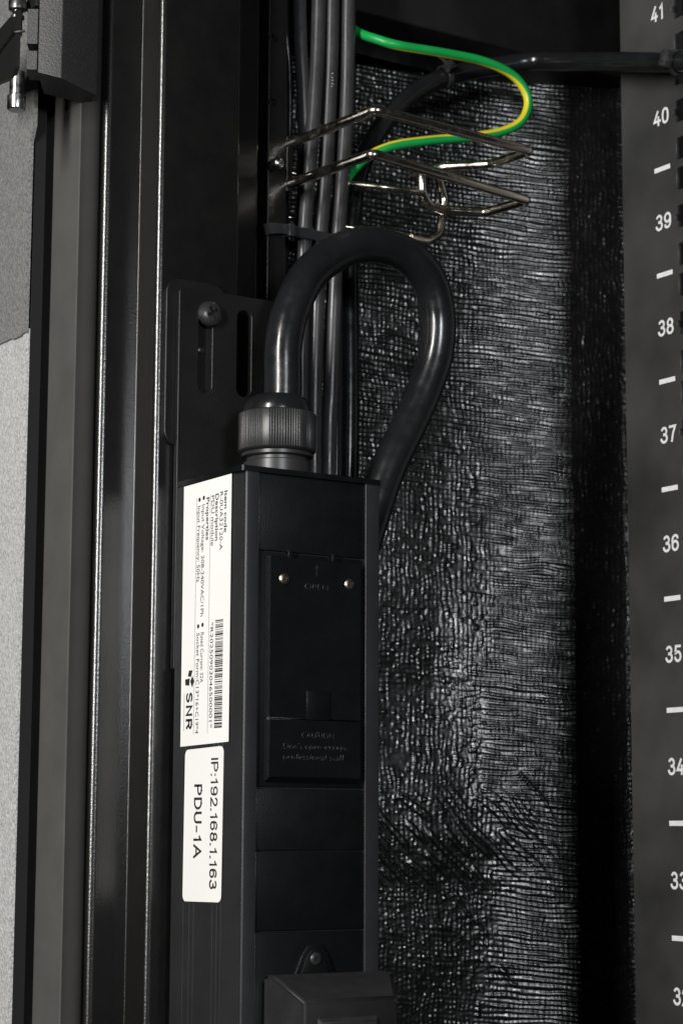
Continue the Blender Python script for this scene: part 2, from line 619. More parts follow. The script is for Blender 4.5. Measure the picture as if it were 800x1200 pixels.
pl = [(703.2, 302.4), (703.2, 279.8), (706, 276.5), (731, 279.5), (731, 297)]
bm_obj('hinge_plate', prism_bm(pl, 320.5, 322.3, 'x'), M['hinge_black'], hinge)
bm_obj('plate_rib', tube_bm([Vector((319.9, 728, 286.5)), Vector((319.9, 712, 291.3)), Vector((320.2, 703.5, 293.3)), Vector((323.5, 701.8, 294.0))], 0.55, 8), M['steel'], hinge, smooth=True)
bp = (322.0, 708.5, 0)
prof = [(2.9, 268.2), (3.3, 268.5), (3.45, 269.0), (3.45, 273.6), (3.2, 273.9), (2.75, 274.1), (2.75, 283), (1, 283)]
bm_obj('hinge_bolt', lathe_bm(prof, bp, 'z', 28), M['steel'], hinge, smooth=True)
tp = (321.0, 707.5, 0)
prof = [(1.9, 296), (1.9, 302.0), (2.6, 302.6), (2.6, 303.6), (1.9, 304.2), (2.0, 305.5), (3.4, 306), (3.5, 309.2), (2.4, 311.2), (1.5, 312.2), (1.5, 314.5), (3.3, 315.3), (3.3, 320), (1, 320.5)]
bm_obj('hinge_pin', lathe_bm(prof, tp, 'z', 28), M['steel'], hinge, smooth=True)
bm_obj('upper_lug', box_bm(327.0, 333, 700.6, 709, 304.4, 440, 0.4), M['hinge_black'], hinge)

for o in hinge.children:
    if o.name.split('.')[0] not in ('hinge_bolt', 'hinge_pin'):
        o.location += Vector((-1.35, 0.9, 2.6)) * S
    elif o.name == 'hinge_bolt':
        o.location.z -= 0.8 * S

# ------------------------------------------------------------------ woven sheet
rng = np.random.default_rng(3)


def vnoise(x, y, sx, sy, seed):
    """smooth value noise, cell size sx, sy"""
    g = np.random.default_rng(seed).uniform(-1, 1, (257, 257))
    u = x / sx + 1000.0; v = y / sy + 1000.0
    iu = np.floor(u).astype(int); iv = np.floor(v).astype(int)
    fu = u - iu; fv = v - iv
    fu = fu * fu * (3 - 2 * fu); fv = fv * fv * (3 - 2 * fv)
    a = g[iu % 257, iv % 257]; b_ = g[(iu + 1) % 257, iv % 257]
    c = g[iu % 257, (iv + 1) % 257]; d = g[(iu + 1) % 257, (iv + 1) % 257]
    return (a * (1 - fu) + b_ * fu) * (1 - fv) + (c * (1 - fu) + d * fu) * fv


def sstep(a, b_, x):
    t = np.clip((x - a) / (b_ - a), 0, 1)
    return t * t * (3 - 2 * t)


def woven_sheet():
    s = np.arange(415, 652, 0.4)
    z = np.arange(-100, 368, 0.36)
    SS, ZZ = np.meshgrid(s, z, indexing='ij')
    # the sheet hangs loosely, slanting forward towards the rail
    sl = SS - 606.5
    # crease line between the slack part and the pulled part
    cr0 = -46 + vnoise(SS * 0, ZZ, 10, 60, 4) * 7 + vnoise(SS * 0, ZZ, 10, 22, 6) * 3
    tt = sstep(-22, 22, sl - cr0)
    dy_ = -(0.27 * (1 - tt) + 0.46 * tt)
    dx_ = np.sqrt(1 - dy_ ** 2)
    k0 = int(np.argmin(np.abs(s - 606.5)))
    cx = np.cumsum(dx_, 0) * 0.4; cy = np.cumsum(dy_, 0) * 0.4
    X = 618.6 + cx - cx[k0:k0 + 1]
    Y = 749.7 + cy - cy[k0:k0 + 1]
    # weave: flat weft ribs crossed by warp columns
    zz = ZZ + vnoise(SS, ZZ, 26, 14, 11) * 1.3 + vnoise(SS, ZZ, 9, 4, 12) * 0.48 + (SS - 500) * 0.08
    pr_ = 2.25
    row = np.floor(zz / pr_)
    ph = zz / pr_ - row
    rib = np.clip(1 - np.abs(2 * ph - 1) ** 1.6, 0, 1)
    xx = SS + vnoise(SS, ZZ, 9, 11, 13) * 0.8 + vnoise(SS, ZZ, 3.6, 4.2, 15) * 0.55 + vnoise(SS, ZZ, 30, 60, 14) * 1.5
    cpx = 2.15
    cidx = np.floor(xx / cpx)
    pc_ = xx / cpx - cidx
    warp = 1 - np.abs(2 * pc_ - 1) ** 1.5
    # each cell of the weave has its own height
    cell = vnoise(cidx * 3.17 + 0.5, row * 5.3 + 0.5, 1, 1, 22)
    cell2 = vnoise(cidx * 0.31, row * 2.7, 1, 1, 23)
    zs = ZZ + vnoise(SS, ZZ, 4.5, 4.0, 16) * 0.9 + vnoise(cidx * 1.7, ZZ * 0, 1, 1, 24) * 0.8
    beadp = zs / pr_ + 0.5 * vnoise(cidx * 4.1, row * 0, 1, 1, 25)
    bead = 0.5 + 0.5 * np.cos(2 * np.pi * beadp)
    patch = vnoise(SS, ZZ, 16, 26, 31) * 9 + vnoise(SS, ZZ, 6, 8, 32) * 7
    k = 1 - sstep(-10, 10, sl - cr0 - 8 + patch)
    k = k * (1 - 0.75 * sstep(120, 200, ZZ + patch * 2.5) * (0.6 + 0.4 * vnoise(SS, ZZ, 14, 10, 33)))
    k = np.maximum(k, sstep(0, 8, sl + patch * 0.2))
    left_h = 0.33 * warp * (0.45 + 0.55 * bead) * (0.5 + 0.8 * cell) + 0.12 * rib * (0.5 + 0.8 * cell2)
    seg_len = vnoise(SS + row * 23.7, row * 5.1, 6.5, 1, 41)
    right_h = 0.60 * rib * (0.70 + 0.42 * seg_len) * (0.85 + 0.3 * cell2) + 0.09 * warp * (0.5 + 0.5 * cell)
    h = k * left_h + (1 - k) * right_h
    calm = 0.3 + 0.7 * k
    # loosely crumpled film over the weave
    cr = np.abs(vnoise(SS + ZZ * 0.4, ZZ - SS * 0.3, 6.5, 4.5, 51))
    h += 0.17 * calm * (1 - cr) ** 5 * (0.3 + 0.7 * sstep(-0.1, 0.5, vnoise(SS, ZZ, 40, 50, 52)))
    # slanting pulls in the lower part
    wz = np.exp(-((ZZ + 2) / 20.0) ** 4) * sstep(500, 520, SS) * (1 - sstep(578, 606, SS))
    dgn = (ZZ + (SS - 540) * 1.05) + vnoise(SS, ZZ, 16, 16, 61) * 3.2
    dr = 1 - np.abs(2 * (dgn / 5.2 - np.floor(dgn / 5.2)) - 1)
    gate = sstep(-0.3, 0.2, vnoise(SS * 0.8 - ZZ * 0.6 + np.floor(dgn / 5.2) * 7.7, np.floor(dgn / 5.2) * 3.3, 11, 1, 62))
    h = h * (1 - 0.45 * wz * gate) + 0.6 * wz * gate * np.minimum(1, dr * 2.0)
    for (xa, za, ln, slope) in ((560, -33, 18, -1.15), (548, -38, 14, -0.6), (590, 20, 16, -1.2), (575, -60, 14, -1.0)):
        d = (ZZ - za) - slope * (SS - xa) + vnoise(SS, ZZ, 8, 8, int(xa)) * 3
        along = np.exp(-((SS - xa) / (ln * 0.5)) ** 2)
        h += 0.4 * np.exp(-(d / 1.1) ** 2) * along
    # slow buckling
    low = vnoise(SS, ZZ, 45, 70, 71) * 0.7 + vnoise(SS, ZZ, 16, 24, 72) * 0.4 * calm + vnoise(SS, ZZ, 200, 9, 73) * 0.15
    tot = h + low
    X = X + tot * dy_
    Y = Y - tot * dx_
    n, mth = SS.shape
    org = np.array([540, 735, -100.0])
    co = np.stack([X - org[0], Y - org[1], ZZ - org[2]], -1).reshape(-1, 3) * S
    idx = np.arange(n * mth).reshape(n, mth)
    q = np.stack([idx[:-1, :-1], idx[1:, :-1], idx[1:, 1:], idx[:-1, 1:]], -1).reshape(-1, 4)
    me = bpy.data.meshes.new('woven_sheet')
    me.vertices.add(len(co)); me.vertices.foreach_set('co', co.ravel().astype(np.float32))
    me.loops.add(q.size); me.loops.foreach_set('vertex_index', q.ravel().astype(np.int32))
    me.polygons.add(len(q))
    me.polygons.foreach_set('loop_start', np.arange(0, q.size, 4, dtype=np.int32))
    me.update(calc_edges=True)
    me.shade_smooth()
    me.materials.append(M['sheet'])
    o = bpy.data.objects.new('woven_sheet', me)
    COL.objects.link(o)
    o.location = W(org)
    return o


tag(woven_sheet(), 'glossy black woven plastic sheet with crumpled ribs lining the rack wall', 'sheet')

# ------------------------------------------------------------------ numbered mounting rail
rail = root('mounting_rail', 'dark grey rack rail with white unit numbers and square holes at right', 'rail', (580, 630, -160))
RX = 579.6
rb = bmesh.new()
U = 44.45
zd = 272.5 - 2 * U * 6        # a unit boundary well below the frame
ycuts = (664.0, 630.6, 621.1, 596)


def rail_cell(y0, y1, z0, z1):
    box_bm(RX, RX + 2.0, min(y0, y1), max(y0, y1), z0, z1, 0, bm=rb)


holes = []
zb = zd
while zb < 440:
    for off in (6.35, 22.225, 38.1):
        holes.append((zb + off - 4.75, zb + off + 4.75, off == 22.225))
    zb += U
holes = [h for h in holes if h[1] < 438 and h[0] > -180]
zlo, zhi = -185, 440
# one sheet with real openings
outline = [(664.0, zlo), (664.0, zhi), (600, zhi), (600, zlo)]
loops = [outline]
for a, c, notch in holes:
    mid = (a + c) / 2
    if notch:
        loops.append([(630.6, a), (621.1, a), (621.1, c), (630.6, c), (630.6, mid + 1.6), (632.0, mid + 1.3), (632.0, mid - 1.3), (630.6, mid - 1.6)])
    else:
        loops.append([(630.6, a), (621.1, a), (621.1, c), (630.6, c)])
bm_obj('rail_plate', plate_bm(loops, RX, RX + 2.0, 0.15, axis='x'), M['rail'], rail)
rb.free()
bm_obj('rail_return', box_bm(RX + 2.02, RX + 34, 661.9, 663.9, zlo, zhi, 0.2), M['rail'], rail)
for i in range(-1, 11):
    zc = 272.5 - U * i
    dy = -1.4 - 0.28 * i
    lift = 1.2 if i < 0 else 0.3 if i == 0 else 0
    zc += lift
    if -110 < zc < 340:
        d_ = box_bm(RX - 0.06, RX - 0.01, 640.5 - 4.75 + dy, 640.5 + 4.75 + dy, zc - 1.0, zc + 1.0)
        bm_obj('unit_mark', d_, M['white'], rail)
    num = 40 - i
    zc = 272.5 + U / 2 - U * i + lift
    if -110 < zc < 350:
        t = stroke_bm(str(num), 6.9, 9.2 if num != 41 else 7.6, 0.155, 0.13)
        t = xf(t, lambda x, y, z, zc=zc, dy=dy: (RX - 0.05 - z, 640.6 + dy + 4.65 - x, zc - 3.45 + y))
        bm_obj('unit_number', t, M['white'], rail)

# ------------------------------------------------------------------ power strip (PDU)
pdu = root('power_strip', 'tall black rack power distribution unit with white labels and ribbed aluminium case', 'power strip', (410, 664, -160))
g = []
for yc in (677.5, 673.2, 670.1, 657.0, 654.0, 651.1):
    g.append(yc)
left = []
for yc in sorted(g):
    left += [(381, yc - 0.55), (381.7, yc - 0.2), (381.7, yc + 0.2), (381, yc + 0.55)]
body_poly = round_poly([(439.6, 687.5), (439.6, 640), (433.3, 640), (433.3, 641.6), (388.1, 641.6), (388.1, 640), (381, 640)], [0.9, 0.8, 0.25, 0, 0, 0.25, 0.9], 4)
body_poly += [Vector(p) for p in left]
body_poly += round_poly([(381, 680), (381, 687.5), (430, 687.5)], [0, 0.9, 0], 4)[1:-1]
bm_obj('case', prism_bm(body_poly, -170, 127.4), M['alu'], pdu, smooth=True, sharp=30)
cap = bm_obj('end_cap', prism_bm(round_poly([(380.6, 639.6), (440.0, 639.6), (440.0, 687.4), (380.6, 687.4)], 1.0, 4), 127.45, 129.4), M['plastic_smooth'], pdu, smooth=True)
for y_ in (678.5, 646.5):
    bm_obj('cap_rivet', lathe_bm([(2.3, 129.3), (2.3, 130.0), (1.6, 130.6), (0.6, 130.8)], (384.5, y_, 0), 'z', 18), M['plastic_smooth'], cap, smooth=True)


def panel(name, z0, z1, y=640.75, material='plastic', bev=0.3, parent=None):
    return bm_obj(name, box_bm(388.25, 433.15, y, 641.55, z0, z1, bev, 2), M[material], parent or pdu, smooth=True)


panel('blank_panel', 99.9, 127.3, 640.55)
panel('blank_panel', -4.7, 16.6, 640.55)
panel('blank_panel', -32.15, -5.1, 640.55, 'plastic_smooth')
outp = panel('outlet_panel', -170, -32.6, 640.6, 'plastic_smooth')
fuse_back = panel('breaker_panel', 17.1, 99.4, 640.9, 'plastic_smooth')


def chamfer_plate(x0, x1, z0, z1, yf, yb, cl=1.6, cr=0.8, ct=0.8, cb=1.0):
    b = bmesh.new()
    o = [(x0, yb, z0), (x1, yb, z0), (x1, yb, z1), (x0, yb, z1)]
    i = [(x0 + cl, yf, z0 + cb), (x1 - cr, yf, z0 + cb), (x1 - cr, yf, z1 - ct), (x0 + cl, yf, z1 - ct)]
    vo = [b.verts.new(p) for p in o]; vi = [b.verts.new(p) for p in i]
    for k in range(4):
        b.faces.new((vo[k], vo[(k + 1) % 4], vi[(k + 1) % 4], vi[k]))
    b.faces.new(vi); b.faces.new(vo[::-1])
    bmesh.ops.bevel(b, geom=[e for e in b.edges], offset=0.18, segments=2, affect='EDGES')
    return b


cover = bm_obj('breaker_cover', chamfer_plate(391.3, 431.5, 40.95, 98.2, 639.0, 640.88, 0.85, 0.8, 0.6, 0.02), M['plastic_smooth'], pdu, smooth=True)
low = bm_obj('caution_cover', chamfer_plate(391.3, 431.5, 18.6, 40.65, 638.7, 640.88, 0.95, 1.0, 0.02, 2.0), M['plastic_smooth'], pdu, smooth=True)
bm_obj('pull_tab', box_bm(407.6, 417.3, 638.55, 639.05, 40.7, 51.0, 0.2), M['plastic_smooth'], pdu, smooth=True)
for x_ in (401.0, 419.5):
    bm_obj('clip', box_bm(x_ - 1.0, x_ + 1.2, 639.5, 640.7, 97.6, 100.6, 0.3), M['plastic_smooth'], cover, smooth=True)
# embossed lettering
def front_text(s, cap, ln, xc, zb, y, parent, name='embossed_text'):
    t = text_bm(s, cap, ln, extrude=0.12, bold=-0.08)
    t = xf(t, lambda x, yy, z: (xc - ln / 2 + x, y - z, zb + yy))
    return bm_obj(name, t, M['emboss'], parent)


front_text('OPEN', 2.1, 10.0, 411.6, 86.9, 639.0, cover)
a_ = bmesh.new()
merge(a_, box_bm(411.45, 411.75, 638.86, 639.02, 91.8, 95.6))
merge(a_, prism_bm([(410.9, 94.4), (411.6, 96.0), (412.3, 94.4), (411.6, 95.0)], 638.87, 639.02, 'y'))
bm_obj('embossed_arrow', a_, M['emboss'], cover)
front_text('CAUTION', 2.1, 13.5, 412.3, 34.2, 638.7, low)
front_text("Don't open except", 2.1, 26.5, 411.3, 30.3, 638.7, low)
front_text('professional staff', 2.1, 25.5, 410.8, 26.6, 638.7, low)


def screw_mesh(r, h, cross=0.55, material=None):
    """pan head with a real cross recess, axis -Y, centred at 0"""
    prof = [(r * 0.96, -0.2), (r, 0.0), (r, h * 0.25), (r * 0.9, h * 0.62), (r * 0.68, h * 0.88), (r * 0.4, h * 0.98), (r * 0.12, h)]
    hb_ = lathe_bm(prof, (0, 0, 0), 'y', 32)
    me = bpy.data.meshes.new('screw_head'); hb_.to_mesh(me); hb_.free()
    cb = bmesh.new()
    w = r * 0.14
    pts = []
    L = r * cross
    cr = [(-w, -L), (w, -L), (w, -w), (L, -w), (L, w), (w, w), (w, L), (-w, L), (-w, w), (-L, w), (-L, -w), (-w, -w)]
    an = 0.5
    cr = [(p[0] * math.cos(an) - p[1] * math.sin(an), p[0] * math.sin(an) + p[1] * math.cos(an)) for p in cr]
    merge(cb, prism_bm(cr, -h * 1.5, -h * 0.35, 'y'))
    bmesh.ops.recalc_face_normals(cb, faces=cb.faces)
    mc = bpy.data.meshes.new('cut'); cb.to_mesh(mc); cb.free()
    oh = bpy.data.objects.new('tmp_head', me); oc = bpy.data.objects.new('tmp_cut', mc)
    COL.objects.link(oh); COL.objects.link(oc)
    bh = bmesh.new(); bh.from_mesh(me); bmesh.ops.recalc_face_normals(bh, faces=bh.faces); bh.to_mesh(me); bh.free()
    md = oh.modifiers.new('b', 'BOOLEAN'); md.object = oc; md.operation = 'DIFFERENCE'; md.solver = 'EXACT'
    dg = bpy.context.evaluated_depsgraph_get(); dg.update()
    res = bpy.data.meshes.new_from_object(oh.evaluated_get(dg))
    bpy.data.objects.remove(oh); bpy.data.objects.remove(oc)
    out = bmesh.new(); out.from_mesh(res)
    bpy.data.meshes.remove(res)
    return out


def screw(name, c, r, h, material, parent, cross=0.55):
    b = screw_mesh(r, h, cross)
    b = xf(b, lambda x, y, z: (c[0] + x, c[1] + y, c[2] + z))
    return bm_obj(name, b, material, parent, smooth=True, sharp=28)


screw('screw', (398.0, 639.0, 90.0), 2.1, 0.7, M['brass'], cover)
screw('screw', (425.6, 639.0, 89.9), 2.1, 0.7, M['brass'], cover)
# screw boss above the plug
boss = [tuple(p) for p in round_poly([(402.6, -50), (421.4, -50), (417.4, -40.6), (414.6, -36.8), (409.4, -36.8), (406.6, -40.6)], [0, 0, 3, 2.5, 2.5, 3], 5)]
bm_obj('screw_boss', plate_bm([boss], 639.3, 640.7, 0.5), M['plastic_smooth'], outp, smooth=True)
boss2 = [tuple(p) for p in round_poly([(405.2, -50), (418.8, -50), (415.8, -41.6), (413.8, -38.6), (410.2, -38.6), (408.2, -41.6)], [0, 0, 2, 2, 2, 2], 5)]
bm_obj('boss_face', plate_bm([boss2], 638.9, 639.35, 0.15), M['plastic'], outp, smooth=True)
screw('screw', (412.0, 638.85, -41.9), 2.2, 0.8, M['screw_black'], outp)

# mounting bracket
br_out = [tuple(p) for p in round_poly([(381, 60), (432, 60), (432, 204.3), (381, 204.3)], [1, 1, 2, 2.2], 5)]
slots = [slot_loop(389.6, 395.4, 164.8, 198.5), slot_loop(406.3, 412.6, 165.2, 198.8)]
brk = bm_obj('mounting_bracket', plate_bm([br_out] + slots, 687.6, 690.1, 0.3), M['powder_dark'], pdu)
screw('bracket_screw', (394.0, 687.5, 195.2), 5.0, 2.9, M['screw_black'], brk, 0.5)
bm_obj('slot_screw', lathe_bm([(1.5, 0), (1.4, 0.6), (0.7, 1.0)], (391.6, 690.1, 181.5), 'y', 16), M['screw_black'], brk, smooth=True)

# cable gland
gc = (410.0, 664, 0)
prof = [(13.2, 129.4), (13.2, 132.8), (12.6, 133.2)]
gland = bm_obj('cable_gland', lathe_bm([(10.5, 129.4), (12.4, 129.45), (12.4, 136.0), (11.4, 136.5), (11.4, 137.6), (13.2, 138.2), (13.2, 139.4), (12, 139.6)], gc, 'z', 6 * 8,
                                     rfun=lambda r, h, a: r if h > 136.2 else r * (0.955 / max(0.955, math.cos((a + 0.35) % (math.pi / 3) - math.pi / 6) ** -0.0 * 0.955))), M['gland'], pdu, smooth=True)


def nut_r(r, h, a):
    if r < 12.8:
        return r
    sct = (a + 0.42) % (math.pi / 3)
    if sct < 0.19:
        return r + 0.25
    return r - 0.35 + 0.55 * min(1.0, 0.25 + 0.9 * abs(math.sin((sct - 0.19) * 44)))


bm_obj('gland_nut', lathe_bm([(11.5, 139.5), (12.7, 139.6), (13.9, 140.3), (14.2, 140.7), (14.2, 154.0), (13.9, 154.4), (12.7, 154.9)], gc, 'z', 720, rfun=nut_r), M['gland'], gland, smooth=True, sharp=60)
bm_obj('gland_dome', lathe_bm([(12.75, 154.9), (12.75, 156.0), (12.3, 158.0), (11.2, 159.8), (9.6, 160.9), (8.0, 161.3), (7.2, 161.2)], gc, 'z', 64), M['cable'], gland, smooth=True, sharp=60)

# labels on the left face
LX = 381.0


def face_left(y0, z0):
    # text running downwards, letter tops towards the viewer's right
    return lambda x, y, z: (LX - 0.2, y0 - y, z0 - x)


lab = bm_obj('product_label', prism_bm([(681.4, 31.9), (647.4, 32.6), (647.4, 127.2), (681.6, 127.0)], LX - 0.14, LX - 0.02, 'x'), M['paper'], pdu)
lab['label'] = 'white product sticker with barcode and small print'


def lab_text(s, cap, z0, z1, y0, bold, parent=lab, ink='ink'):
    t = text_bm(s, cap, z0 - z1, bold=bold)
    bm_obj('printed_text', xf(t, face_left(y0, z0)), M[ink], parent)


CP = 2.2
lab_text('Item code', CP, 121.6, 106.6, 651.0 + CP / 2, 0.14)
lab_text('R-0UA32120-A', CP, 121.6, 100.6, 654.1 + CP / 2, 0.0)
lab_text('Description', CP, 121.3, 104.3, 657.2 + CP / 2, 0.14)
lab_text('PDU module', CP, 121.0, 102.8, 660.2 + CP / 2, 0.0)
lab_text('Properties', CP, 120.8, 105.3, 663.8 + CP / 2, 0.14)
lab_text('Input Voltage: 208-240VAC/1Ph', CP, 118.6, 78.0, 667.0 + CP / 2, 0.0)
lab_text('Input Frequency: 50Hz', CP, 118.4, 90.6, 670.1 + CP / 2, 0.0)
lab_text('Rated Current: 32A', CP, 72.2, 54.2, 666.6 + CP / 2, 0.0)
lab_text('Socket Form:C13*16+C19*4', CP, 72.2, 36.2, 669.6 + CP / 2, 0.0)
lab_text('*R20250903046500001*', 2.1, 75.3, 37.8, 659.9 + 1.05, 0.0)
for (y_, z_) in ((666.8, 121.0), (669.9, 120.7), (666.5, 74.9), (669.6, 74.6)):
    d_ = prism_bm([(y_ + 0.8 * math.cos(k * math.pi / 5), z_ + 0.8 * math.sin(k * math.pi / 5)) for k in range(10)], LX - 0.21, LX - 0.16, 'x')
    bm_obj('bullet_dot', d_, M['ink'], lab)
for y_ in (662.0, 671.9):
    bm_obj('rule_line', box_bm(LX - 0.20, LX - 0.16, y_ - 0.09, y_ + 0.09, 36, 121.5), M['ink_grey'], lab)
bars = bmesh.new()
z_ = 75.8
rr = random.Random(5)
while z_ > 38.0:
    w_ = rr.choice((0.22, 0.22, 0.45, 0.62))
    merge(bars, box_bm(LX - 0.21, LX - 0.16, 651.9, 657.3, z_ - w_, z_))
    z_ -= w_ + rr.choice((0.2, 0.2, 0.3, 0.5))
bm_obj('barcode', bars, M['ink'], lab)['kind'] = 'stuff'
# maker's mark: three tilted blocks and the letters
for quad in ([(675.7, 59.1), (673.2, 59.0), (674.3, 56.7), (676.6, 57.0)],
             [(678.5, 56.0), (675.2, 56.2), (675.5, 53.6), (678.3, 53.9)],
             [(673.3, 57.0), (672.0, 55.1), (673.3, 52.8), (674.8, 55.1)]):
    bm_obj('logo_block', prism_bm(quad, LX - 0.21, LX - 0.16, 'x'), M['ink'], lab)
t = stroke_bm('SNR', 4.6, 13.4, 0.2, 0.2)
bm_obj('printed_text', xf(t, lambda x, y, z: (LX - 0.2 - z, 677.6 - y, 51.2 - x)), M['ink'], lab)
bm_obj('logo_underline', box_bm(LX - 0.20, LX - 0.16, 678.9, 679.1, 37.5, 51.0), M['ink_grey'], lab)

ipl = bm_obj('address_label', prism_bm([tuple(p) for p in round_poly([(678.0, -22.9), (651.0, -22.6), (650.4, 31.3), (677.6, 30.6)], 2.2, 6)], LX - 0.26, LX - 0.15, 'x'), M['paper'], pdu)
ipl['label'] = 'white rounded sticker printed with network address'
for s, cap_, z0_, z1_, y0_ in (('IP:192.168.1.163', 5.0, 27.2, -18.2, 658.9), ('PDU-1A', 5.6, 18.2, -7.7, 670.6)):
    t = stroke_bm(s, cap_, z0_ - z1_, 0.14 if len(s) > 8 else 0.16, 0.13)
    bm_obj('printed_text', xf(t, lambda x, y, z, a=y0_, c=z0_: (LX - 0.3 - z, a - y, c - x)), M['ink'], ipl)

# ------------------------------------------------------------------ power plug
plug = root('power_plug', 'black moulded power plug seated in the outlet at bottom', 'plug', (412, 625, -125))


def loft(sections, bev):
    b = bmesh.new()
    rings = [[b.verts.new(p) for p in s_] for s_ in sections]
    n = len(rings[0])
    for i in range(len(rings) - 1):
        for k in range(n):
            b.faces.new((rings[i][k], rings[i][(k + 1) % n], rings[i + 1][(k + 1) % n], rings[i + 1][k]))
    b.faces.new(rings[0][::-1]); b.faces.new(rings[-1])
    if bev:
        bmesh.ops.bevel(b, geom=b.edges[:], offset=bev, segments=4, affect='EDGES')
    return b


pb = loft([[(390.6, 638.9, -46.8), (439.0, 638.9, -46.8), (439.0, 638.9, -118), (390.6, 638.9, -118)],
           [(390.4, 632.0, -46.8), (439.6, 632, -46.8), (439.6, 632, -118), (390.4, 632, -118)],
           [(390.6, 612.9, -54.0), (428.4, 612.9, -54.0), (428.4, 612.9, -112), (390.6, 612.9, -112)]], 1.3)
bm_obj('plug_body', pb, M['plug'], plug, smooth=True, sharp=60)
pf = chamfer_plate(396.0, 420.6, -106, -59.6, 611.6, 612.95, 1.6, 1.6, 1.6, 1.6)
bm_obj('grip_panel', pf, M['plug'], plug, smooth=True)

# ------------------------------------------------------------------ power cable loop
pc = [(412.4, 664, 150), (412.4, 664, 168.2), (412.6, 664, 182.8), (416.3, 664.2, 196.4), (424.4, 664.5, 210.7), (438.5, 664.8, 221.8), (453.5, 665.2, 226.6), (468.6, 666, 225.6), (481.0, 667.5, 218.0), (487.0, 669, 204.8), (487.2, 670.5, 189.0), (482.4, 672, 173.4), (475.2, 673, 158.0), (466.6, 673.5, 141.6), (459.5, 674, 123), (453, 675, 100), (449, 676, 60), (447.5, 677, 0), (447, 677, -160)]
tag(bm_obj('power_cable', tube_bm(crom(pc, 10), 7.05, 40), M['cable'], smooth=True),
    'thick glossy black power cable looping up from the gland and down behind', 'cable')

# ------------------------------------------------------------------ vertical cable bundle
def cable(pts, r, label, material='cable_grey', n=12, group='cables in the vertical bundle'):
    o = bm_obj('bundle_cable', tube_bm(crom(pts, n), r, 24), M[material], smooth=True)
    return tag(o, label, 'cable', group)


cable([(449.5, 714, 440), (449.8, 714, 340), (452.0, 714.5, 305), (454.5, 716.5, 275), (454.8, 719, 235), (453.5, 719, 180), (453, 718, 100), (453, 718, -160)], 2.9,
      'charcoal cable nearest the post, slanting behind its neighbour')
cable([(459.0, 712.5, 440), (458.2, 712.5, 340), (456.0, 711.5, 300), (453.0, 710.5, 270), (450.2, 710.2, 235), (449.5, 710.5, 180), (449.5, 711, 100), (449.5, 711, -160)], 3.0,
      'charcoal cable second from the post, leaning left under the chrome rods')
c3 = cable([(464.6, 712, 440), (464.4, 712, 340), (463.3, 712, 300), (460.6, 711.2, 262), (458.2, 711, 235), (457.0, 712, 180), (457.0, 712, 100), (457, 712, -160)], 3.1,
           'charcoal cable with tiny pale printing, third from the post')
cable([(472.2, 711.5, 440), (472.0, 711.5, 340), (471.4, 711.5, 300), (468.6, 711, 262), (466.2, 711.0, 230), (465.0, 712, 180), (464.4, 713, 130), (464, 713, -160)], 3.35,
      'widest charcoal cable on the right of the bundle beside the green wire')
cable([(474.0, 718.6, 440), (474.0, 718.6, 340), (473.8, 718.5, 300), (472.6, 718.3, 262), (471.6, 718, 230), (471.4, 718, 180), (471.2, 718, 130), (471, 718, -160)], 2.6,
      'black cable at the right rear of the bundle seen inside the loop', 'cable')
cable([(442.0, 716, 440), (443.5, 716, 345), (447.6, 718, 310), (449.0, 720, 280), (448, 722, 230), (447, 722, -160)], 1.3,
      'thin black lead at top left of the bundle beside the post', 'cable')
cable([(445.2, 720.5, 440), (445.2, 720.5, 340), (447.5, 722.5, 280), (447.5, 723, 235), (447, 723, 100), (447, 722, -160)], 3.0,
      'added black filler cable darkening the gap between post and bundle', 'cable')  # filler cable added to keep sheet glints out of the gap
pm = bmesh.new()        # worn, illegible factory marking
for k_, (dz, w_, q_) in enumerate(((0.0, 1.0, 0.5), (1.5, 0.8, -0.4), (2.9, 1.0, 0.3), (4.2, 1.1, -0.2), (5.6, 0.6, 0.5))):
    a0_ = len(pm.verts)
    x_ = 462.2
    vs = [pm.verts.new(p) for p in ((x_, 708.75, 311 - dz), (x_ + w_, 708.6, 311 - dz - 0.2 + q_ * 0.6), (x_ + w_, 708.6, 311 - dz - 0.65 + q_ * 0.6), (x_, 708.75, 311 - dz - 0.5))]
    pm.faces.new(vs)
o_ = bm_obj('cable_print', pm, M['print_dull'], c3)
o_['kind'] = 'stuff'

# strap round the bundle
tp = [(427.5, 703.6, 237.6), (434, 703.3, 239), (441, 704.8, 239.6), (449, 706.0, 240), (458, 707.0, 240), (467, 707.0, 239.8), (472, 708.8, 239.8), (475.6, 713, 239.8), (476.2, 719, 239.8), (471, 723.6, 239.8), (460, 724.3, 239.8), (449, 725.0, 239.8), (442.5, 722, 239.6), (440.2, 714, 239.4)]
strap = root('cable_strap', 'shiny flat strap tied round the vertical cable bundle', 'cable tie', (452, 714, 237))
bm_obj('strap_band', band_bm(crom(tp, 6), 4.3, 1.0), M['tie_shiny'], strap, smooth=True)
bm_obj('strap_head', box_bm(439.0, 441.6, 702.9, 706.0, 236.8, 242.2, 0.5), M['tie_shiny'], strap, smooth=True)

# ------------------------------------------------------------------ trunk cable across the back
tc_ = [(566.0, 575, 296), (567.5, 600, 304), (568.0, 625.5, 312.0), (568, 649, 319.5), (573, 676, 329), (578, 699, 337), (574, 714, 341.2), (561, 721, 338.6), (537, 723, 330.5), (518, 723.5, 319.9), (504.2, 723.5, 307.3), (493.8, 723.5, 293.3), (486.3, 723.5, 277), (482.3, 723.5, 257.8), (481, 723.5, 238), (480.5, 722, 180), (480, 722, 100), (480, 722, -160)]
trunk = tag(bm_obj('trunk_cable', tube_bm(crom(tc_, 10), 4.1, 28), M['cable'], smooth=True),
            'long black cable crossing from the numbered rail and bending down behind the rings', 'cable')


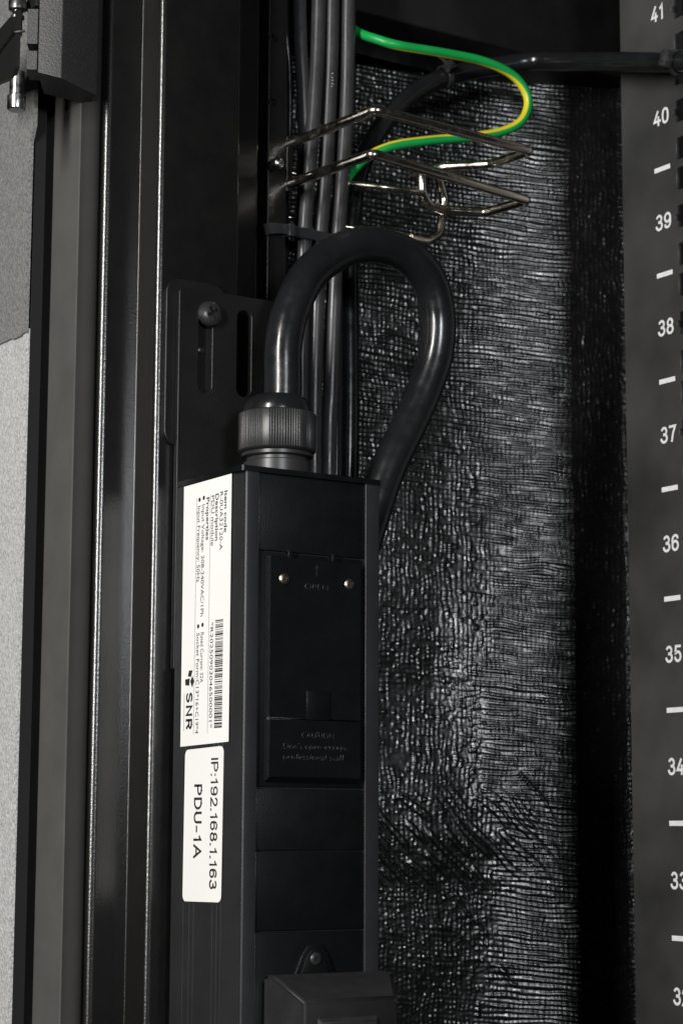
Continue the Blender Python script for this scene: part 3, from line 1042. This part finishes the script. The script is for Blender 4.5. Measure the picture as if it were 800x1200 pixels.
def tie_on(c, axis, r, label, head_dir, hs=2.4, grp='black cable ties on the trunk cable', tail=8):
    """a narrow tie round a cable at c running along axis"""
    rt = root('cable_tie', label, 'cable tie', (c[0], c[1], c[2] - r), grp)
    ax = Vector(axis).normalized(); hd = Vector(head_dir); hd = (hd - ax * hd.dot(ax)).normalized(); sd = ax.cross(hd)
    path = [Vector(c) + (hd * math.cos(a) + sd * math.sin(a)) * (r + 0.55) for a in [2 * math.pi * k / 28 for k in range(29)]]
    bm_obj('band', band_bm(path, 2.6, 0.9, ax), M['tie'], rt, smooth=True)
    hb_ = box_bm(-hs, hs, -1.9, 1.9, -2.0, 2.2, 0.5)
    merge(hb_, box_bm(-hs * 0.45, hs * 0.45, -2.3, -1.5, -0.9, 1.0, 0.2))
    ctr = Vector(c) + hd * (r + 2.2)
    hb_ = xf(hb_, lambda x, y, z: ctr + sd * x + ax * z + hd * -y)
    bm_obj('head', hb_, M['tie'], rt, smooth=True)
    tl = [ctr + sd * k * tail / 4 + hd * (-0.02 * (k * tail / 4) ** 2) for k in range(5)]
    bm_obj('tail', band_bm(tl, 2.2, 0.8, ax), M['tie'], rt)
    return rt


tie_on((568, 616.0, 309.0), (0.01, -24, -7.5), 4.1, 'black cable tie on the long cable in front of the numbered rail', (-0.75, -0.6, -0.15), hs=3.4, tail=2.5)
tie_on((530.5, 723, 327.6), (-22, 0.6, -9), 4.1, 'black cable tie on the bend of the long cable behind the green wire', (-0.1, -1, 0.55))

# ------------------------------------------------------------------ green and yellow earth wire
gw = [(466.0, 730, 360), (473.0, 725, 345), (478.6, 715, 334.5), (482.5, 705.5, 328.8), (491, 700.5, 326.2), (515.2, 700, 327.7), (533.3, 700, 328.3), (547, 700, 326.3), (555, 700, 321.6), (558.2, 700, 314.4), (554.3, 700, 305.6), (544.4, 700.5, 299.2), (528.2, 701.5, 293.9), (505.9, 703, 288.5), (488.0, 706, 283), (477.5, 712, 275), (474, 722, 262), (474.5, 727, 240), (476, 728, 200), (476.5, 728, -160)]
gpath = crom(gw, 10)
gr_ = root('earth_wire', 'green and yellow striped earth wire looping out above the chrome rods', 'wire', (510, 712, 270))
bm_obj('insulation', tube_bm(gpath, 2.0, 24), M['green'], gr_, smooth=True)
ctr = Vector((500, 690, 309))
fu = []
for i, p in enumerate(gpath):
    tq = i / len(gpath)
    v = (ctr - p)
    v.y = 0
    w_ = min(1, max(0, (tq - 0.30) / 0.2))
    v = v.normalized() + Vector((-0.1, 0.25 - 0.7 * w_, 0.0))
    fu.append(v)
bm_obj('yellow_stripe', tube_bm(gpath[: int(len(gpath) * 0.8)], 2.04, 10, arc=(-0.7, 0.62), fixed_up=fu), M['yellow'], gr_, smooth=True)

# ------------------------------------------------------------------ nickel wire rings
ring = root('cable_ring', 'chrome wire cable ring with two bent rods fixed to the post', 'cable ring', (480, 690, 243))


def rod(name, pts, r=2.0, bend=3.0):
    return bm_obj(name, tube_bm(fillet_path(pts, bend, 6), r, 18), M['nickel'], ring, smooth=True, sharp=60)


rod('upper_rod', [(439.6, 706.5, 275.3), (445.1, 651.9, 275.5), (525.7, 657.8, 275.5), (523.1, 680.6, 275.5), (507.9, 695.8, 275.5), (505, 712, 275.0)])
rod('lower_rod', [(439.6, 706.5, 258.6), (446, 654.7, 258.8), (532.9, 669.1, 258.8), (529.1, 693.1, 258.8), (513, 700.0, 258.8), (505.0, 700.0, 259.8), (500.4, 698.5, 264.5), (500.0, 698, 271.5), (504.0, 699.5, 275.0), (512, 702.5, 273.4), (516.2, 704.5, 266), (515.6, 705, 257), (513.6, 705, 249.5), (507, 703.5, 245.4), (497, 702, 245.0)], bend=2.4)
rod('upper_tie_rod', [(450, 724, 270.5), (474, 712, 266.6), (484, 703, 264.6), (499.0, 699, 264.2)], 1.2)
rod('lower_tie_rod', [(450, 726, 252), (474, 714, 248.6), (497, 702, 245.5)], 1.2)
bm_obj('rod_foot', box_bm(438.45, 441.2, 704.6, 708.8, 255.5, 278.5, 0.4), M['powder'], ring)

# ------------------------------------------------------------------ finish
for me in bpy.data.meshes:
    if me.users == 0:
        bpy.data.meshes.remove(me)
